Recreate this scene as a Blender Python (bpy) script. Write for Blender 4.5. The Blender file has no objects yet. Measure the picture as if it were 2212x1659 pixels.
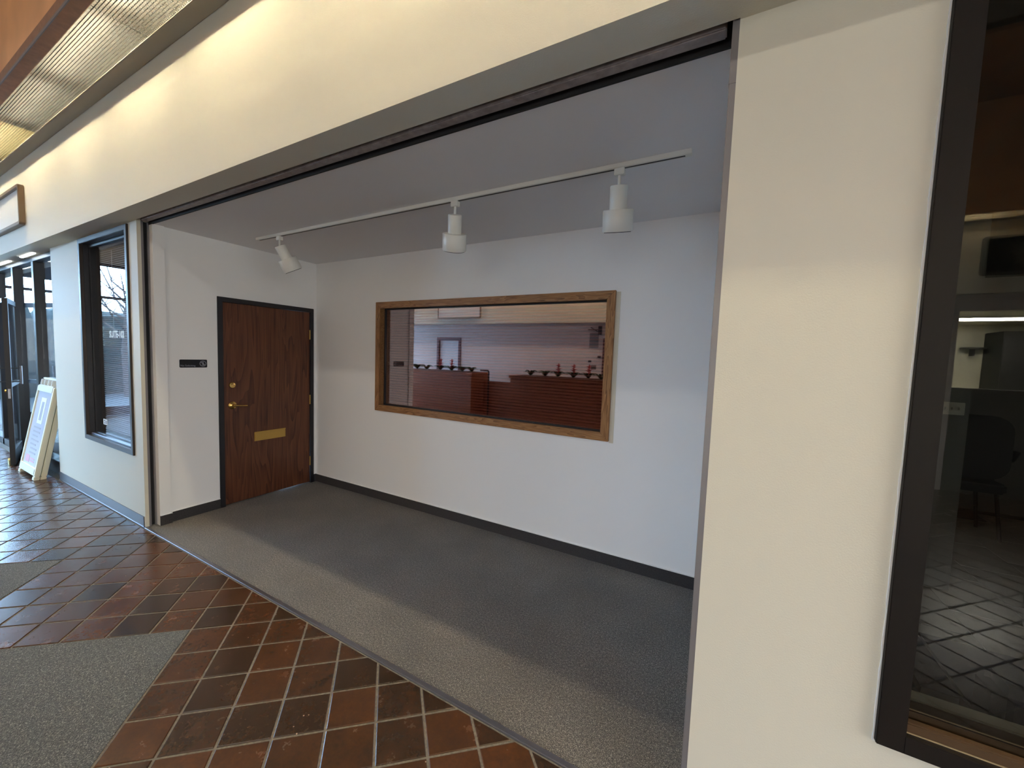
import bpy, bmesh, math, random
from mathutils import Vector, Matrix
random.seed(7)
SC = bpy.context.scene
C = SC.collection
PI = math.pi

def S(r, g, b):
    f = lambda c: (c/255/12.92) if c/255 <= .04045 else ((c/255+.055)/1.055)**2.4
    return (f(r), f(g), f(b))

# ------------------------------------------------------------------ camera
cam_d = bpy.data.cameras.new('camera'); cam = bpy.data.objects.new('camera', cam_d); C.objects.link(cam)
cam.location = (4.3278, -1.3887, 1.604); cam.rotation_euler = (1.5013, -0.0353, 0.5034)
cam_d.sensor_width = 36; cam_d.lens = 842.37/2212*36; cam_d.clip_start = .02; cam_d.clip_end = 200
SC.camera = cam
# ------------------------------------------------------------------ sky
SKY_COL = (.41, .67, 1.0); SKY = 43.0
TUBE_COL = (1.0, .885, .60); TUBE = 235.0         # wall-wash tubes above the fascia
ROW_COL = (1.0, .95, .86); ROW = 11.5            # added unseen pendant row, placed from the shadow edges
w = bpy.data.worlds.new('sky'); SC.world = w; w.use_nodes = True
bg = w.node_tree.nodes['Background']; bg.inputs[0].default_value = (*SKY_COL, 1); bg.inputs[1].default_value = SKY
# ------------------------------------------------------------------ sky portals at the glazing
def portal(name, loc, rot, sx, sy):
    l = bpy.data.lights.new(name, 'AREA'); l.shape = 'RECTANGLE'; l.size = sx; l.size_y = sy
    l.cycles.is_portal = True
    o = bpy.data.objects.new(name, l); C.objects.link(o); o.location = loc; o.rotation_euler = rot
portal('end_glazing_portal', (-7.62, -2.95, 1.7), (0, -PI/2, 0), 3.2, 5.7)
portal('entrance_portal', (-6.8, -6.14, 1.3), (PI/2, 0, 0), 1.3, 2.6)
portal('far_window_portal', (4.9, -6.14, 1.3), (PI/2, 0, 0), 3.0, 2.4)
portal('right_end_portal', (9.12, -2.9, 1.35), (0, PI/2, 0), 2.5, 4.6)
portal('skylight_portal', (.6, -3.2, 4.95), (0, 0, 0), 13.0, 1.8)
# light path lengths that suffice for this place
cy_ = SC.cycles; cy_.max_bounces = 6; cy_.diffuse_bounces = 4; cy_.glossy_bounces = 3; cy_.transmission_bounces = 4; cy_.transparent_max_bounces = 12; cy_.caustics_reflective = False; cy_.caustics_refractive = False; cy_.use_light_tree = False
# ------------------------------------------------------------------ exposure
vs = SC.view_settings
vs.view_transform = 'Standard'; vs.look = 'None'; vs.gamma = 1; vs.use_curve_mapping = False; vs.exposure = 0.17

# ================================================================== materials
M = {}
def nt(name):
    m = bpy.data.materials.new(name); m.use_nodes = True
    t = m.node_tree; b = t.nodes['Principled BSDF']; M[name] = m
    return m, t, b
def N(t, kind, **kw):
    n = t.nodes.new(kind)
    for k, v in kw.items():
        if k.startswith('i_'):
            k = k[2:]; n.inputs[int(k) if k.isdigit() else k].default_value = v
        else: setattr(n, k, v)
    return n
def L(t, a, b): t.links.new(a, b)
def coords(t, scale=(1, 1, 1), space='pos', rot=(0, 0, 0)):
    mp = N(t, 'ShaderNodeMapping'); mp.inputs['Scale'].default_value = scale; mp.inputs['Rotation'].default_value = rot
    if space == 'pos': L(t, N(t, 'ShaderNodeNewGeometry').outputs['Position'], mp.inputs[0])
    else: L(t, N(t, 'ShaderNodeTexCoord').outputs['Object'], mp.inputs[0])
    return mp.outputs[0]
def ramp(t, stops):
    r = N(t, 'ShaderNodeValToRGB'); e = r.color_ramp.elements
    while len(e) < len(stops): e.new(.5)
    for el, (p, c) in zip(e, stops): el.position = p; el.color = (*c, 1)
    return r
def bump(t, b, h, strength, dist):
    n = N(t, 'ShaderNodeBump'); n.inputs['Strength'].default_value = strength; n.inputs['Distance'].default_value = dist
    L(t, h, n.inputs['Height']); L(t, n.outputs[0], b.inputs['Normal'])
def mat(name, col, rough=.5, metal=0, spec=.5, vary=0, vscale=6, bmp=None, coat=0):
    m, t, b = nt(name)
    b.inputs['Base Color'].default_value = (*col, 1); b.inputs['Roughness'].default_value = rough
    b.inputs['Metallic'].default_value = metal; b.inputs['Specular IOR Level'].default_value = spec
    b.inputs['Coat Weight'].default_value = coat
    if vary:
        n = N(t, 'ShaderNodeTexNoise'); n.inputs['Scale'].default_value = vscale; n.inputs['Detail'].default_value = 5
        n.inputs['Detail'].default_value = 2; L(t, coords(t), n.inputs[0])
        r = ramp(t, [(.3, tuple(c*(1-vary) for c in col)), (.7, tuple(min(1, c*(1+vary)) for c in col))])
        L(t, n.outputs[0], r.inputs[0]); L(t, r.outputs[0], b.inputs['Base Color'])
    if bmp:
        n = N(t, 'ShaderNodeTexNoise'); n.inputs['Scale'].default_value = bmp[0]; n.inputs['Detail'].default_value = 1
        L(t, coords(t), n.inputs[0]); bump(t, b, n.outputs[0], bmp[1], bmp[2])
    return m
def emit(name, col, s):
    m, t, b = nt(name); b.inputs['Base Color'].default_value = (*col, 1)
    b.inputs['Emission Color'].default_value = (*col, 1); b.inputs['Emission Strength'].default_value = s
    return m
def glass(name, ior, tint, gain=1.0, gcol=(1, 1, 1)):
    m, t, b = nt(name); t.nodes.remove(b); out = t.nodes['Material Output']
    fr = N(t, 'ShaderNodeFresnel')      # same reflectance on both faces of the pane
    mr = N(t, 'ShaderNodeMapRange'); mr.inputs[3].default_value = ior; mr.inputs[4].default_value = 1/ior
    L(t, N(t, 'ShaderNodeNewGeometry').outputs['Backfacing'], mr.inputs[0]); L(t, mr.outputs[0], fr.inputs[0])
    mu = N(t, 'ShaderNodeMath', operation='MULTIPLY', use_clamp=True); mu.inputs[1].default_value = gain
    tr = N(t, 'ShaderNodeBsdfTransparent'); tr.inputs[0].default_value = (*tint, 1)
    gl = N(t, 'ShaderNodeBsdfGlossy'); gl.inputs['Roughness'].default_value = 0.0; gl.inputs[0].default_value = (*gcol, 1)
    mx = N(t, 'ShaderNodeMixShader'); L(t, fr.outputs[0], mu.inputs[0]); L(t, mu.outputs[0], mx.inputs[0])
    L(t, tr.outputs[0], mx.inputs[1]); L(t, gl.outputs[0], mx.inputs[2]); L(t, mx.outputs[0], out.inputs[0])
    return m
def wood(name, c1, c2, c3, axis='z', scale=1.0, rough=.4, coat=0, spec=.4):
    """straight grain with cathedral figure, running along one axis"""
    m, t, b = nt(name)
    sc = {'x': (.5, 6, 6), 'y': (6, .5, 6), 'z': (6, 6, .5)}[axis]
    sc = tuple(v*scale for v in sc)
    v = coords(t, sc, 'obj')
    n1 = N(t, 'ShaderNodeTexNoise'); n1.inputs['Scale'].default_value = 1.0; n1.inputs['Detail'].default_value = 2; n1.inputs['Distortion'].default_value = .6
    L(t, v, n1.inputs[0])
    mu = N(t, 'ShaderNodeMath', operation='MULTIPLY'); mu.inputs[1].default_value = 11; L(t, n1.outputs[0], mu.inputs[0])
    fr = N(t, 'ShaderNodeMath', operation='FRACT'); L(t, mu.outputs[0], fr.inputs[0])
    n2 = N(t, 'ShaderNodeTexNoise'); n2.inputs['Scale'].default_value = 1.0; n2.inputs['Detail'].default_value = 6
    L(t, coords(t, tuple((q*9 if q > 2*scale else q*5) for q in sc), 'obj'), n2.inputs[0])
    mx = N(t, 'ShaderNodeMath', operation='MULTIPLY_ADD'); mx.inputs[1].default_value = .38; L(t, fr.outputs[0], mx.inputs[0])
    m3 = N(t, 'ShaderNodeMath', operation='MULTIPLY'); m3.inputs[1].default_value = .75; L(t, n2.outputs[0], m3.inputs[0]); L(t, m3.outputs[0], mx.inputs[2])
    r = ramp(t, [(.25, c1), (.5, c2), (.8, c3)]); L(t, mx.outputs[0], r.inputs[0]); L(t, r.outputs[0], b.inputs['Base Color'])
    b.inputs['Roughness'].default_value = rough; b.inputs['Specular IOR Level'].default_value = spec; b.inputs['Coat Weight'].default_value = coat
    return m

mat('cream_paint', S(216, 210, 193), .62, bmp=(210, .10, .004))
mat('white_paint', S(245, 243, 241), .6)
mat('far_paint', S(206, 194, 188), .6)
mat('ceiling_paint', S(240, 238, 238), .7)
mat('tan_board', S(176, 168, 150), .6)
mat('brown_beam', S(150, 106, 76), .5, vary=.15, vscale=20)
mat('maroon', S(84, 42, 40), .5)
mat('charcoal_base', S(52, 49, 50), .9, vary=.25, vscale=160)
mat('rubber_base', S(84, 84, 92), .45)
mat('black_frame', S(26, 24, 28), .45)
mat('bronze', S(58, 48, 42), .42, .35)
mat('storefront_metal', S(32, 29, 30), .34, 0, .6)
mat('bronze_dark', S(22, 17, 14), .6, 0, .2)
mat('edge_metal', S(196, 176, 140), .35, .5)
mat('bronze_light', S(78, 58, 38), .45, .2)
mat('gate_metal', S(150, 140, 139), .42, .2, vary=.2, vscale=30)
mat('alu', S(150, 148, 154), .36, .85, vary=.12, vscale=40)
mat('alu_dull', S(128, 124, 126), .5, .4)
mat('dark_slot', S(20, 17, 18), .7)
mat('strip_metal', S(150, 150, 160), .28, .9)
mat('brass', S(214, 176, 104), .22, 1.0)
mat('brass_satin', S(196, 160, 88), .38, .9)
mat('brass_pale', S(206, 194, 140), .4, .6)
mat('white_enamel', S(232, 230, 222), .32)
mat('grout', S(116, 109, 100), .85, vary=.25, vscale=90)
mat('louver', S(45, 48, 52), .4, .2)
mat('louver_warm_lit', S(96, 92, 74), .4, .2)  # warm lamp light put into the blade colour of the left panel
mat('fixture_white', S(215, 212, 204), .5)
mat('lamp_black', S(22, 21, 21), .5)
mat('sign_white', S(226, 226, 222), .4)
mat('sign_frame', S(116, 98, 80), .42, .3)
mat('sign_black', S(14, 13, 17), .35)
mat('sign_grey', S(150, 148, 158), .5)
mat('dim_grey', S(84, 80, 76), .5)
mat('plastic_cream', S(232, 228, 205), .4)
mat('plastic_white', S(228, 230, 232), .35)
mat('poster', S(206, 208, 222), .25)
mat('print_grey', S(150, 148, 158), .6)
mat('print_pink', S(205, 150, 165), .6)
mat('print_yellow', S(214, 214, 190), .6)
mat('decal_white', S(235, 232, 226), .5)
mat('blind_slat', S(150, 112, 100), .42)
mat('blind_slat_grey', S(196, 192, 200), .4)
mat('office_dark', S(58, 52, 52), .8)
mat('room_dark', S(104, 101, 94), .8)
mat('far_wall_dimmed', S(62, 57, 50), .6)  # far wall part darkened so the shop glass reflects less
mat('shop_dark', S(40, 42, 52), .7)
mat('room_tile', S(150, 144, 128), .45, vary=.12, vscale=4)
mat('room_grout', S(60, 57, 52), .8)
mat('navy_fabric', S(34, 38, 54), .85, bmp=(400, .3, .002))
mat('black_fabric', S(24, 23, 24), .7)
mat('switch_plate', S(176, 168, 148), .45)
mat('leaf', S(52, 78, 40), .5, vary=.3, vscale=25)
mat('bract', S(190, 50, 40), .5, vary=.2, vscale=25)
mat('soil', S(44, 34, 28), .95)
mat('bark', S(60, 50, 46), .9)
mat('hedge', S(15, 20, 17), .95, vary=.5, vscale=8)
mat('asphalt_dark', S(24, 25, 28), .9)
mat('asphalt', S(176, 174, 168), .9)
mat('orange_board', S(240, 176, 122), .55, vary=.22, vscale=2.2)
mat('counter_orange', S(168, 96, 62), .5)
mat('caulk', S(232, 230, 224), .6)
mat('ceiling_wood', S(170, 112, 70), .6, vary=.15, vscale=3)
glass('glass_clear', 1.5, (.93, .95, .95))
glass('glass_tinted', 2.65, (.80, .66, .66), 1.0, (1.0, .92, .93))
glass('glass_skylight', 1.45, (.057, .040, .029), 1.0)  # tint dims and warms the sky through the added skylight
glass('glass_far_fill', 1.5, (.50, .395, .33))  # tint warms the sky light of the added far window
glass('glass_end_fill', 1.5, (.54, .43, .355))  # tint warms the sky light of the added right end glazing
glass('glass_shop', 1.5, (.62, .62, .59), 1.0)
glass('glass_window', 1.5, (.85, .85, .87))
emit('tube_on', TUBE_COL, TUBE)
emit('row_on', ROW_COL, ROW)
emit('panel_on', (1.0, .96, .86), 85.0)
emit('soffit_lamp_on', (.85, .93, 1.0), 6.0)
wood('door_veneer', S(56, 30, 18), S(88, 50, 32), S(104, 62, 40), 'z', 1.0, .38)
wood('oak_x', S(84, 54, 30), S(140, 98, 60), S(168, 124, 82), 'x', 3.2, .45)
wood('oak_z', S(84, 54, 30), S(140, 98, 60), S(168, 124, 82), 'z', 3.2, .45)
wood('planter_wood', S(122, 66, 42), S(162, 94, 62), S(184, 114, 78), 'x', 1.6, .5)

def tile_mat():
    m, t, b = nt('quarry_tile')
    oi = N(t, 'ShaderNodeObjectInfo')
    n1 = N(t, 'ShaderNodeTexNoise'); n1.inputs['Scale'].default_value = 9; n1.inputs['Detail'].default_value = 6; n1.inputs['Roughness'].default_value = .65
    n2 = N(t, 'ShaderNodeTexNoise'); n2.inputs['Scale'].default_value = 55; n2.inputs['Detail'].default_value = 6; n2.inputs['Roughness'].default_value = .7
    p = coords(t); L(t, p, n1.inputs[0]); L(t, p, n2.inputs[0])
    ad = N(t, 'ShaderNodeMath', operation='MULTIPLY_ADD'); ad.inputs[1].default_value = .34; L(t, oi.outputs['Random'], ad.inputs[0])
    m1 = N(t, 'ShaderNodeMath', operation='MULTIPLY_ADD'); m1.inputs[1].default_value = .55; L(t, n1.outputs[0], m1.inputs[0])
    m2 = N(t, 'ShaderNodeMath', operation='MULTIPLY'); m2.inputs[1].default_value = .3; L(t, n2.outputs[0], m2.inputs[0])
    L(t, m2.outputs[0], m1.inputs[2]); L(t, m1.outputs[0], ad.inputs[2])
    r = ramp(t, [(.28, S(34, 24, 17)), (.50, S(52, 35, 23)), (.70, S(71, 43, 25)), (.92, S(98, 56, 28))])
    L(t, ad.outputs[0], r.inputs[0])
    # worn pale nicks
    v = N(t, 'ShaderNodeTexVoronoi'); v.inputs['Scale'].default_value = 34; v.inputs['Randomness'].default_value = 1; L(t, p, v.inputs[0])
    lt = N(t, 'ShaderNodeMath', operation='LESS_THAN'); lt.inputs[1].default_value = .10; L(t, v.outputs['Distance'], lt.inputs[0])
    n3 = N(t, 'ShaderNodeTexNoise'); n3.inputs['Scale'].default_value = 3.1; L(t, p, n3.inputs[0])
    gt = N(t, 'ShaderNodeMath', operation='GREATER_THAN'); gt.inputs[1].default_value = .64; L(t, n3.outputs[0], gt.inputs[0])
    mm = N(t, 'ShaderNodeMath', operation='MULTIPLY'); L(t, lt.outputs[0], mm.inputs[0]); L(t, gt.outputs[0], mm.inputs[1])
    mx = N(t, 'ShaderNodeMixRGB'); mx.inputs[2].default_value = (*S(176, 150, 128), 1)
    L(t, mm.outputs[0], mx.inputs[0]); L(t, r.outputs[0], mx.inputs[1]); L(t, mx.outputs[0], b.inputs['Base Color'])
    rr = N(t, 'ShaderNodeMapRange'); rr.inputs[3].default_value = .16; rr.inputs[4].default_value = .34
    L(t, n1.outputs[0], rr.inputs[0]); L(t, rr.outputs[0], b.inputs['Roughness'])
    b.inputs['Specular IOR Level'].default_value = .5
    bump(t, b, n2.outputs[0], .06, .003)
tile_mat()
def carpet_mat(name, stops, sc=1.0):
    m, t, b = nt(name)
    n1 = N(t, 'ShaderNodeTexNoise'); n1.inputs['Scale'].default_value = 260*sc; n1.inputs['Detail'].default_value = 2
    n2 = N(t, 'ShaderNodeTexNoise'); n2.inputs['Scale'].default_value = 2.2; n2.inputs['Detail'].default_value = 4
    n3 = N(t, 'ShaderNodeTexNoise'); n3.inputs['Scale'].default_value = 90*sc; n3.inputs['Detail'].default_value = 2
    p = coords(t)
    for n in (n1, n2, n3): L(t, p, n.inputs[0])
    a = N(t, 'ShaderNodeMath', operation='MULTIPLY_ADD'); a.inputs[1].default_value = 1.0; L(t, n1.outputs[0], a.inputs[0])
    c = N(t, 'ShaderNodeMath', operation='MULTIPLY_ADD'); c.inputs[1].default_value = .35; c.inputs[2].default_value = -.30; L(t, n3.outputs[0], c.inputs[0])
    d = N(t, 'ShaderNodeMath', operation='MULTIPLY_ADD'); d.inputs[1].default_value = .14; L(t, n2.outputs[0], d.inputs[0]); L(t, c.outputs[0], d.inputs[2])
    L(t, d.outputs[0], a.inputs[2])
    r = ramp(t, stops); L(t, a.outputs[0], r.inputs[0]); L(t, r.outputs[0], b.inputs['Base Color'])
    b.inputs['Roughness'].default_value = .95; b.inputs['Specular IOR Level'].default_value = .15
    b.inputs['Sheen Weight'].default_value = .25; b.inputs['Sheen Roughness'].default_value = .6
    bump(t, b, n1.outputs[0], .9, .006)
carpet_mat('carpet', [(.26, S(38, 35, 32)), (.42, S(76, 70, 65)), (.54, S(114, 107, 99)), (.70, S(186, 178, 166))])
carpet_mat('carpet_inlay', [(.26, S(32, 33, 31)), (.42, S(61, 61, 58)), (.54, S(88, 87, 82)), (.70, S(156, 152, 142))], .8)

# ================================================================== mesh helpers
class MB:
    def __init__(s): s.v = []; s.f = []
    def add(s, vs, fs):
        o = len(s.v); s.v += [tuple(q) for q in vs]; s.f += [tuple(o+i for i in f) for f in fs]; return s
    def box(s, x0, x1, y0, y1, z0, z1):
        return s.add([(x0,y0,z0),(x1,y0,z0),(x1,y1,z0),(x0,y1,z0),(x0,y0,z1),(x1,y0,z1),(x1,y1,z1),(x0,y1,z1)],
                     [(3,2,1,0),(4,5,6,7),(0,1,5,4),(1,2,6,5),(2,3,7,6),(3,0,4,7)])
    def prism(s, pts, lo, hi, axis=2):
        """extrude a 2D outline between lo and hi along an axis"""
        def P(p, h):
            return {2: (p[0], p[1], h), 1: (p[0], h, p[1]), 0: (h, p[0], p[1])}[axis]
        n = len(pts)
        return s.add([P(p, lo) for p in pts]+[P(p, hi) for p in pts],
                     [tuple(range(n-1, -1, -1)), tuple(range(n, 2*n))]+[(i, (i+1) % n, n+(i+1) % n, n+i) for i in range(n)])
    def tube(s, pts, rad, n=10, caps=True):
        pts = [Vector(p) for p in pts]; rad = rad if isinstance(rad, (list, tuple)) else [rad]*len(pts)
        rings = []; up = None
        for i, p in enumerate(pts):
            d = (pts[min(i+1, len(pts)-1)]-pts[max(i-1, 0)]).normalized()
            if up is None: up = Vector((0, 0, 1)) if abs(d.z) < .9 else Vector((1, 0, 0))
            a = d.cross(up).normalized(); up = a.cross(d).normalized()
            rings.append([p+rad[i]*(math.cos(2*PI*k/n)*a+math.sin(2*PI*k/n)*up) for k in range(n)])
        vs = [q for r in rings for q in r]; fs = []
        for i in range(len(rings)-1):
            for k in range(n): fs.append((i*n+k, i*n+(k+1) % n, (i+1)*n+(k+1) % n, (i+1)*n+k))
        if caps: fs += [tuple(range(n-1, -1, -1)), tuple(range((len(rings)-1)*n, len(rings)*n))]
        return s.add(vs, fs)
    def lathe(s, prof, n=24, mtx=None):
        """revolve (radius, height) pairs about local z"""
        mtx = mtx or Matrix.Identity(4); vs = []; fs = []
        for r, h in prof:
            for k in range(n): vs.append(mtx @ Vector((r*math.cos(2*PI*k/n), r*math.sin(2*PI*k/n), h)))
        for i in range(len(prof)-1):
            for k in range(n): fs.append((i*n+k, i*n+(k+1) % n, (i+1)*n+(k+1) % n, (i+1)*n+k))
        fs += [tuple(range(n-1, -1, -1)), tuple(range((len(prof)-1)*n, len(prof)*n))]
        return s.add(vs, fs)
    def xf(s, mtx): s.v = [tuple(mtx @ Vector(q)) for q in s.v]; return s
def rootloc(o):
    l = Vector((0, 0, 0))
    while o is not None: l += o.location; o = o.parent
    return l
def mesh_of(name, mb, m, bev=0, smooth=False, off=(0, 0, 0)):
    me = bpy.data.meshes.new(name)
    me.from_pydata([(v[0]-off[0], v[1]-off[1], v[2]-off[2]) for v in mb.v], [], mb.f)
    bm = bmesh.new(); bm.from_mesh(me)
    bmesh.ops.recalc_face_normals(bm, faces=bm.faces)
    if bev:
        ed = [e for e in bm.edges if len(e.link_faces) == 2 and e.calc_face_angle(0) > .5]
        bmesh.ops.bevel(bm, geom=ed, offset=bev, segments=2, affect='EDGES', clamp_overlap=True)
    bm.to_mesh(me); bm.free()
    me.materials.append(M[m])
    if smooth:
        me.polygons.foreach_set('use_smooth', [True]*len(me.polygons)); me.set_sharp_from_angle(angle=math.radians(40))
    return me
def link(name, me, parent=None, loc=(0, 0, 0)):
    o = bpy.data.objects.new(name, me); C.objects.link(o); o.location = loc
    if parent is not None: o.parent = parent
    return o
def part(name, mb, m, parent, bev=0, smooth=False, label=None):
    o = link(name, mesh_of(name, mb, m, bev, smooth, rootloc(parent)), parent)
    if label: o['label'] = label
    return o
def base_of(mb):
    xs, ys, zs = zip(*mb.v)
    return ((min(xs)+max(xs))/2, (min(ys)+max(ys))/2, min(zs))
def struct(name, mb, m, label=None, bev=0, cat=None):
    b = base_of(mb); o = link(name, mesh_of(name, mb, m, bev, False, b), None, b)
    o['kind'] = 'structure'
    if label: o['label'] = label
    if cat: o['category'] = cat
    return o
def sroot(name, loc, label, cat):
    o = link(name, None, None, loc); o.empty_display_size = .1; o['kind'] = 'structure'; o['label'] = label; o['category'] = cat; return o
def thing(name, loc, label, cat, group=None):
    o = link(name, None, None, loc); o.empty_display_size = .1; o['label'] = label; o['category'] = cat
    if group: o['group'] = group
    return o
def solo(name, mb, m, label, cat, group=None, bev=0, smooth=False):
    b = base_of(mb); o = link(name, mesh_of(name, mb, m, bev, smooth, b), None, b)
    o['label'] = label; o['category'] = cat
    if group: o['group'] = group
    return o
def copy_tree(o, parent=None):
    c = o.copy(); C.objects.link(c)
    if parent is not None: c.parent = parent; c.matrix_parent_inverse = Matrix.Identity(4)
    for ch in o.children: copy_tree(ch, c)
    return c
def text_mb(s, size, mtx, depth=.0006, offset=0.0):
    cu = bpy.data.curves.new('txt', 'FONT'); cu.body = s; cu.size = size; cu.extrude = depth; cu.offset = offset; cu.resolution_u = 3
    o = bpy.data.objects.new('txt', cu); C.objects.link(o)
    dg = bpy.context.evaluated_depsgraph_get(); me = bpy.data.meshes.new_from_object(o.evaluated_get(dg))
    mb = MB(); mb.add([mtx @ v.co for v in me.vertices], [tuple(p.vertices) for p in me.polygons])
    bpy.data.objects.remove(o); bpy.data.curves.remove(cu); bpy.data.meshes.remove(me)
    return mb
def wall_with_hole(y0, y1, x0, x1, z0, z1, hx0, hx1, hz0, hz1):
    return ring(MB(), rect(x0, x1, z0, z1), rect(hx0, hx1, hz0, hz1), y0, y1, 1)
def box_parts(root, m, boxes, name='panel'):
    for b in boxes: part(name, MB().box(*b), m, root)
    return root
def rect(x0, x1, z0, z1): return [(x0, z0), (x1, z0), (x1, z1), (x0, z1)]
def frame_mb(x0, x1, z0, z1, w, y0, y1): return ring(MB(), rect(x0, x1, z0, z1), rect(x0+w, x1-w, z0+w, z1-w), y0, y1, 1)
def rrect(x0, x1, y0, y1, r, n=5):
    pts = []
    for cx, cy, a in ((x1-r, y1-r, 0), (x0+r, y1-r, 90), (x0+r, y0+r, 180), (x1-r, y0+r, 270)):
        for k in range(n+1):
            t = math.radians(a+90*k/n); pts.append((cx+r*math.cos(t), cy+r*math.sin(t)))
    return pts
def ring(mb, outer, inner, lo, hi, axis):
    """frame between two outlines with equal point counts"""
    def P(p, h): return {2: (p[0], p[1], h), 1: (p[0], h, p[1]), 0: (h, p[0], p[1])}[axis]
    n = len(outer); vs = [P(p, lo) for p in outer]+[P(p, lo) for p in inner]+[P(p, hi) for p in outer]+[P(p, hi) for p in inner]; fs = []
    for i in range(n):
        j = (i+1) % n
        fs += [(i, j, n+j, n+i), (2*n+i, 3*n+i, 3*n+j, 2*n+j), (i, 2*n+i, 2*n+j, j), (n+i, n+j, 3*n+j, 3*n+i)]
    return mb.add(vs, fs)

# ================================================================== dimensions
XL, XR, XE, XW = -.042, 4.297, -2.37, 4.753
D = 1.594; ZC = 2.615; ZH = 2.628; YF = -.158; ZF = 3.52
CX0, CX1 = -7.5, 9.0; YO = -6.0

# ================================================================== corridor shell
fl = struct('floor', MB().box(CX0, CX1, YO-.15, -.014, -.06, -.004), 'grout', 'dark red quarry tile corridor floor with grey grout', cat='floor')
struct('floor.001', MB().box(XL-.1, XR, .012, D, -.06, 0), 'carpet', 'speckled grey brown carpet in the alcove', cat='floor')
struct('trim_1', MB().box(XL+.006, XR, -.014, .012, -.03, .006), 'strip_metal', 'metal carpet edge strip between tile and carpet', .003, cat='trim')
struct('trim_2', MB().box(XE, XL-.004, -.012, .0, -.03, .007), 'strip_metal', 'pale sealant line under the corridor wall base', .002, cat='trim')

# front wall left of the opening, with a window hole
wf = struct('wall_front', wall_with_hole(0, .14, XE, -.09, -.05, ZH, -1.390, -.257, .650, 2.585), 'cream_paint', 'cream corridor wall between glass storefront and alcove', cat='wall')
part('wall_end', MB().box(-.09, XL, 0, .026, 0, ZH), 'cream_paint', wf)
# pillar right of the opening and the wall under the dark window
struct('wall_front.001', MB().prism([(XR, -.05), (CX1, -.05), (CX1, .60), (XW+.03, .60), (XW+.03, ZH), (XR, ZH)], 0, .14, 1), 'cream_paint', 'cream pillar between alcove and dark shop window', cat='wall')
# header fascia with soffit
wh = sroot('wall_header', (2.1, -.08, ZH), 'long cream fascia above the alcove opening', 'fascia')
box_parts(wh, 'cream_paint', [(CX0, CX1, YF, -.006, ZH, 3.84)], 'fascia_board')
box_parts(wh, 'cream_paint', [(CX0, XL, -.006, .14, ZH, 3.84), (XR, CX1, -.006, .14, ZH, 3.84), (XL, XR, -.006, .14, 2.76, 3.84)], 'backing')
part('slot_shade', MB().box(XL, XR, .078, .087, 2.611, 2.70), 'dark_slot', wh)  # dark strip over the lit ceiling edge, shade of the gap as colour
part('gate_slot', MB().box(XL, XR, -.006, .087, 2.70, 2.74), 'dark_slot', wh, label='dark slot for the rolled-up gate')
# alcove
struct('ceiling', MB().box(XL, XR, .087, D, ZC, 2.74), 'ceiling_paint', 'grey painted alcove ceiling', cat='ceiling')
struct('wall_back', wall_with_hole(D, D+.14, -.14, 5.2, 0, 2.74, 1.07, 3.525, 1.02, 2.085), 'white_paint', 'white alcove back wall around the oak framed window', cat='wall')
DY0, DY1, DH = .6014, 1.5154, 2.04
y0, y1 = DY0-.045, DY1+.04
wl = struct('wall_left', MB().prism([(.16, 0), (y0, 0), (y0, DH+.045), (y1, DH+.045), (y1, 0), (D, 0), (D, ZC), (.16, ZC)], -.14, 0, 0), 'white_paint', 'white alcove wall holding the wooden door', cat='wall')
part('wall_return', MB().box(-.14, .02, .08, .16, 0, ZC), 'white_paint', wl)
struct('wall_right', MB().box(XR, XR+.12, .14, D, 0, 2.74), 'white_paint', 'white end wall of the alcove behind the pillar', cat='wall')
# baseboards with a thin white bead on top
bb = struct('baseboard_back', MB().box(0, XR, D-.008, D, 0, .092), 'charcoal_base', 'charcoal carpet baseboard along the alcove back wall', cat='baseboard')
part('bead', MB().box(0, XR, D-.009, D, .092, .097), 'white_paint', bb)
bl = sroot('baseboard_left', (0, .5, 0), 'charcoal carpet baseboard beside the wooden door', 'baseboard')
box_parts(bl, 'charcoal_base', [(.02, .028, .08, .166, 0, .088), (0, .008, .16, DY0-.045, 0, .092), (0, .008, DY1+.04, D-.008, 0, .092)], 'base_strip')
box_parts(bl, 'white_paint', [(0, .009, .166, DY0-.045, .092, .097), (.02, .029, .08, .166, .088, .093)], 'bead')
struct('baseboard_front', MB().box(XE, -.062, -.006, 0, .004, .092), 'rubber_base', 'grey rubber baseboard on the corridor wall', cat='baseboard')

# gate guides and gate bottom bar
g = thing('rolling_gate', (2.1, .04, 0), 'dark metal rolling gate bar and side guides of the alcove opening', 'gate')
part('bottom_bar', MB().box(.0, 4.262, .014, .060, 2.624, 2.668), 'gate_metal', g, .004, label='dark bronze bottom bar of the rolled-up gate')
part('guide', MB().prism([(XL, .026), (XL, .042), (XL-.036, .042), (XL-.036, .068), (XL, .068), (XL, .080), (XL-.048, .080), (XL-.048, .026)], 0, 2.70, 2), 'alu_dull', g, label='grey metal gate guide channel')
part('guide_slot', MB().box(XL-.036, XL-.020, .043, .067, .004, 2.69), 'dark_slot', g)
part('guide', MB().prism([(XR-.018, 0), (XR, 0), (XR, .066), (XR-.018, .066), (XR-.018, .05), (XR-.006, .05), (XR-.006, .016), (XR-.018, .016)], 0, 2.45, 2), 'alu_dull', g, .001)
part('guide_top', MB().box(XR-.019, XR, -.0, .066, 2.45, 2.70), 'alu_dull', g)

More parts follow.
